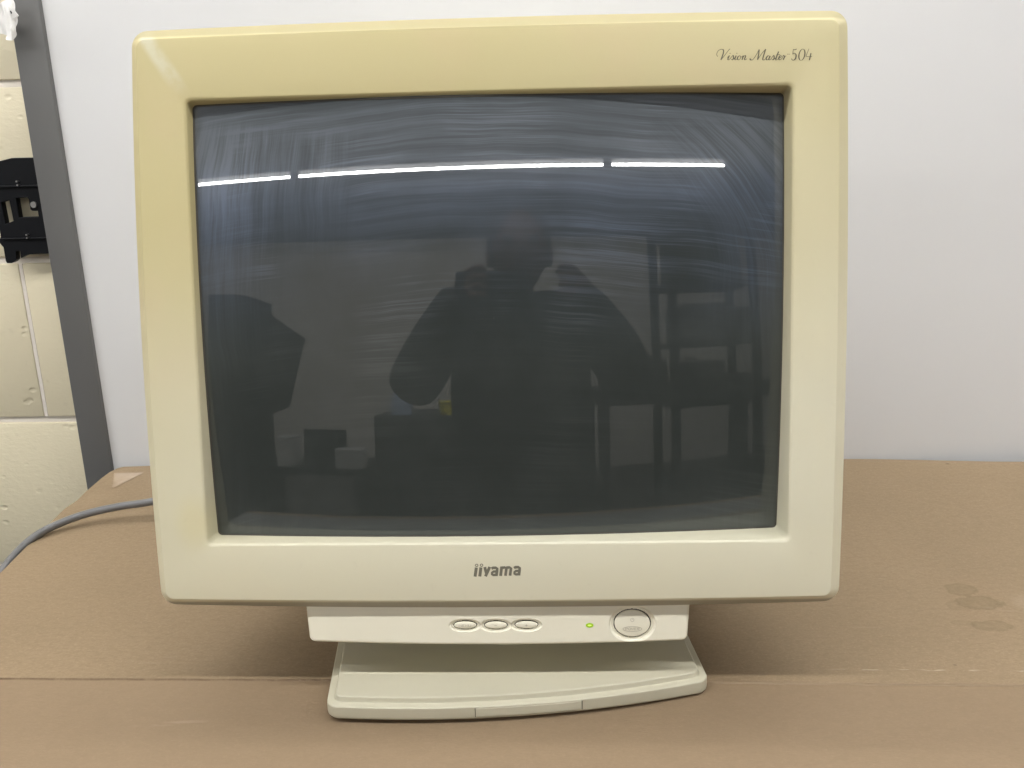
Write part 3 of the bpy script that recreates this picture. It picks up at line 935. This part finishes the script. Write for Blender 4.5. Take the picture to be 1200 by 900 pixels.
for s_, xw in ((-1, -.135), (1, .115)):
    px_ = -.105 if s_ < 0 else .075
    nodes = [((xw, .335, 1.368), .026), ((xw-s_*.012, .358, 1.378), (.030, .018)), ((px_+s_*.012, .372, 1.383), (.030, .017))]
    edges = [(0, 1), (1, 2)]
    for k in range(4):
        zz = 1.405-.017*k
        L = (.026, .032, .030, .022)[k]
        b = len(nodes)
        nodes += [((px_+s_*.010, .385, zz), .0085), ((px_-s_*.004, .390+L*.4, zz), .008), ((px_-s_*.020, .384+L*.3, zz), .0065)]
        edges += [(2, b), (b, b+1), (b+1, b+2)]
    b = len(nodes)
    nodes += [((px_+s_*.014, .352, 1.398), .010), ((px_-s_*.004, .352, 1.405), .0085), ((px_-s_*.020, .356, 1.404), .007)]
    edges += [(1, b), (b, b+1), (b+1, b+2)]
    skin_obj('hand', nodes, edges, SKIN, per)
phone = thing('phone', 'black phone held up sideways, mirrored in the screen', 'phone', (.054, -.636, .4296))
link('phone_body', box_me('phone_body', -.12, .03, -.004, .004, -.052, .022, bev=.003), BLACKP, phone)

# dim furniture mirrored in the glass
def boxthing(name, label, cat, a, mat, group=None):
    x0, x1, y0, y1, z0, z1 = a
    o = thing(name, label, cat, ((x0+x1)/2, (y0+y1)/2, z0), group)
    return o, (-(x1-x0)/2, (x1-x0)/2, -(y1-y0)/2, (y1-y0)/2, z1-z0)
DK = simple('dark_laminate', (.012, .013, .013), .6)
o, (a, b, c, d, h_) = boxthing('storage_cabinet', 'black cabinet left of the person, mirrored in the screen', 'cabinet', (-.575, -.12, -2.75, -2.2, -.95, .05), DK)
link('carcass', box_me('carcass', a, b, c, d, 0, h_, bev=.004), DK, o)
link('door', box_me('door', a+.01, b-.01, d+.001, d+.016, .08, h_-.02, bev=.002), DK, o)
YEL = simple('yellow_tub', (.62, .55, .03), .5)
o = thing('yellow_tub', 'yellow tub on the black cabinet, mirrored in the screen', 'tub', (-.215, -2.28, .05))
V, F = loft([[Vector((r*cos(2*PI*k/20), r*sin(2*PI*k/20), z)) for k in range(20)] for r, z in ((.040, 0), (.048, .06), (.051, .06), (.051, .07), (.044, .07))], True, True)
link('tub', mesh('tub', V, F), YEL, o, 40)
BLU = simple('blue_bag', (.30, .38, .55), .6)
o = thing('paper_bag', 'pale blue bag on the black cabinet, mirrored in the screen', 'bag', (-.45, -2.3, .05))
V, F = loft([[Vector((x_*sx, y_*sx, z)) for x_, y_ in ((-.05, -.03), (.05, -.03), (.05, .03), (-.05, .03))] for sx, z in ((1, 0), (1.05, .05), (.85, .10), (.5, .12))], True, True)
link('bag', mesh('bag', V, F), BLU, o)
# tall dark arcade-like display standing at the left
o = thing('display_board', 'tall dark board on a stand at the left, mirrored in the screen', 'board', (-1.32, -2.5, -.95))
link('stand', box_me('stand', -.20, .02, -.2, .2, 0, 1.62, bev=.01), DK, o)
V = [(.02, 0, 1.58), (.30, 0, 1.40), (.20, 0, 1.02), (.02, 0, .95), (.02, .03, 1.58), (.30, .03, 1.40), (.20, .03, 1.02), (.02, .03, .95)]
link('side_panel', mesh('side_panel', V, [(0, 1, 2, 3), (4, 5, 6, 7), (0, 1, 5, 4), (1, 2, 6, 5), (2, 3, 7, 6), (3, 0, 4, 7)]), DK, o)
# back bench on the right with clutter
o = thing('rear_workbench', 'dark bench behind the person at the right, mirrored in the screen', 'workbench', (1.15, -3.1, -.95))
link('bench_top', box_me('bench_top', -.52, .75, -.35, .3, .98, 1.09, bev=.006), DK, o)
for x_ in (-.47, .70):
    link('leg', box_me('leg', x_-.03, x_+.03, -.3, -.24, 0, .98), DK, o)
    link('leg', box_me('leg', x_-.03, x_+.03, .2, .26, 0, .98), DK, o)
o = thing('storage_rack', 'tall dark shelf rack at the right, mirrored in the screen', 'rack', (1.62, -3.6, -.95))
for x_ in (-.30, .36):
    link('upright', box_me('upright', x_-.03, x_+.03, -.25, -.2, 0, 2.3), DK, o)
    link('upright', box_me('upright', x_-.03, x_+.03, .2, .25, 0, 2.3), DK, o)
for z_ in (.3, .9, 1.35, 1.8, 2.2):
    link('shelf', box_me('shelf', -.33, .39, -.25, .25, z_, z_+.03), DK, o)
for k, (bx_, bz_, w_, h_, lb) in enumerate(((1.47, .88, .12, .34, 'tall dark carton left on the top shelf of the dark rack, mirrored in the screen'),
                                      (1.86, .43, .10, .24, 'narrow dark carton right on the middle shelf of the dark rack, mirrored in the screen'),
                                      (1.55, -.02, .20, .30, 'wide dark carton on the lower shelf of the dark rack, mirrored in the screen'),
                                      (1.82, -.02, .09, .20, 'small dark carton on the lower shelf of the dark rack, mirrored in the screen'))):
    o2 = thing('carton', lb, 'carton', (bx_, -3.55, bz_))
    link('box', box_me('box', -w_/2-.05, w_/2+.05, -.2, .2, 0, h_, bev=.012), simple('dark_carton', (.05, .047, .04), .7), o2)
for k, (bx_, h_, lb) in enumerate(((.78, .10, 'low dark toolbox left on the rear bench, mirrored in the screen'), (1.02, .16, 'upright dark case in the middle of the rear bench, mirrored in the screen'), (1.3, .13, 'dark case at the right of the rear bench, mirrored in the screen'))):
    o2 = thing('tool_case', lb, 'case', (bx_, -3.0, .14))
    link('case', box_me('case', -.09, .09, -.1, .1, 0, h_, bev=.02), DK, o2)
    link('handle', tube_me('handle', [(-.04, 0, h_-.005), (-.035, 0, h_+.03), (.035, 0, h_+.03), (.04, 0, h_-.005)], .008, 8), DK, o2)
o2 = thing('storage_box', 'grey box on the middle shelf of the dark rack, mirrored in the screen', 'box', (1.6, -3.6, .43))
link('box', box_me('box', -.2, .2, -.2, .2, 0, .28, bev=.01), simple('grey_box', (.12, .12, .12), .7), o2)
o2 = thing('storage_box', 'dark box on the top shelf of the dark rack, mirrored in the screen', 'box', (1.7, -3.6, .88))
link('box', box_me('box', -.22, .2, -.2, .2, 0, .3, bev=.01), simple('dark_box', (.04, .045, .04), .7), o2)
# low desk on the left with papers
o = thing('low_desk', 'low dark desk at the left, mirrored in the screen', 'desk', (-1.25, -3.6, -.95))
link('desk_top', box_me('desk_top', -.55, .35, -.3, .3, .48, .53, bev=.004), DK, o)
for x_ in (-.5, .3):
    link('leg', box_me('leg', x_-.03, x_+.03, -.28, .28, 0, .48), DK, o)
o2 = thing('paper_stack', 'white stack of papers on the low desk, mirrored in the screen', 'papers', (-1.02, -3.42, -.42))
link('papers', box_me('papers', -.10, .10, -.08, .08, 0, .14, bev=.003), PAPER, o2)
o2 = thing('paper_stack', 'narrow white paper pile at the end of the low desk, mirrored in the screen', 'papers', (-1.50, -3.42, -.42))
link('papers', box_me('papers', -.06, .06, -.08, .08, 0, .22, bev=.003), PAPER, o2)
o2 = thing('flat_display', 'small black display on the low desk, mirrored in the screen', 'display', (-1.22, -3.45, -.42))
link('panel', box_me('panel', -.16, .16, -.02, .02, .06, .27, bev=.004), BLACKP, o2)
link('foot', box_me('foot', -.06, .06, -.06, .06, 0, .06, bev=.004), BLACKP, o2)

# ------------------------------------------------------------------ world, camera, render
w = bpy.data.worlds.new('World'); sc.world = w; w.use_nodes = True
bg = w.node_tree.nodes['Background']
bg.inputs[0].default_value = (.92, .96, 1.0, 1); bg.inputs[1].default_value = .22

cd = bpy.data.cameras.new('camera'); cam = bpy.data.objects.new('camera', cd); COL.objects.link(cam)
r_ = Vector((0.99823, 0.05287, -0.02722)); u_ = Vector((0.01149, 0.2777, 0.9606)); f_ = Vector((-0.05835, 0.95921, -0.2766))
cam.matrix_world = Matrix(((r_.x, u_.x, -f_.x, .05395), (r_.y, u_.y, -f_.y, -.61863), (r_.z, u_.z, -f_.z, .42963), (0, 0, 0, 1)))
cd.sensor_width = 36; cd.lens = 33.0
cd.clip_start = .005; cd.clip_end = 60
sc.camera = cam
sc.render.engine = 'CYCLES'
sc.cycles.use_denoising = True
sc.cycles.max_bounces = 8
sc.cycles.sample_clamp_indirect = 6
sc.view_settings.view_transform = 'Standard'
sc.view_settings.look = 'None'
sc.view_settings.exposure = 0
sc.view_settings.gamma = 1
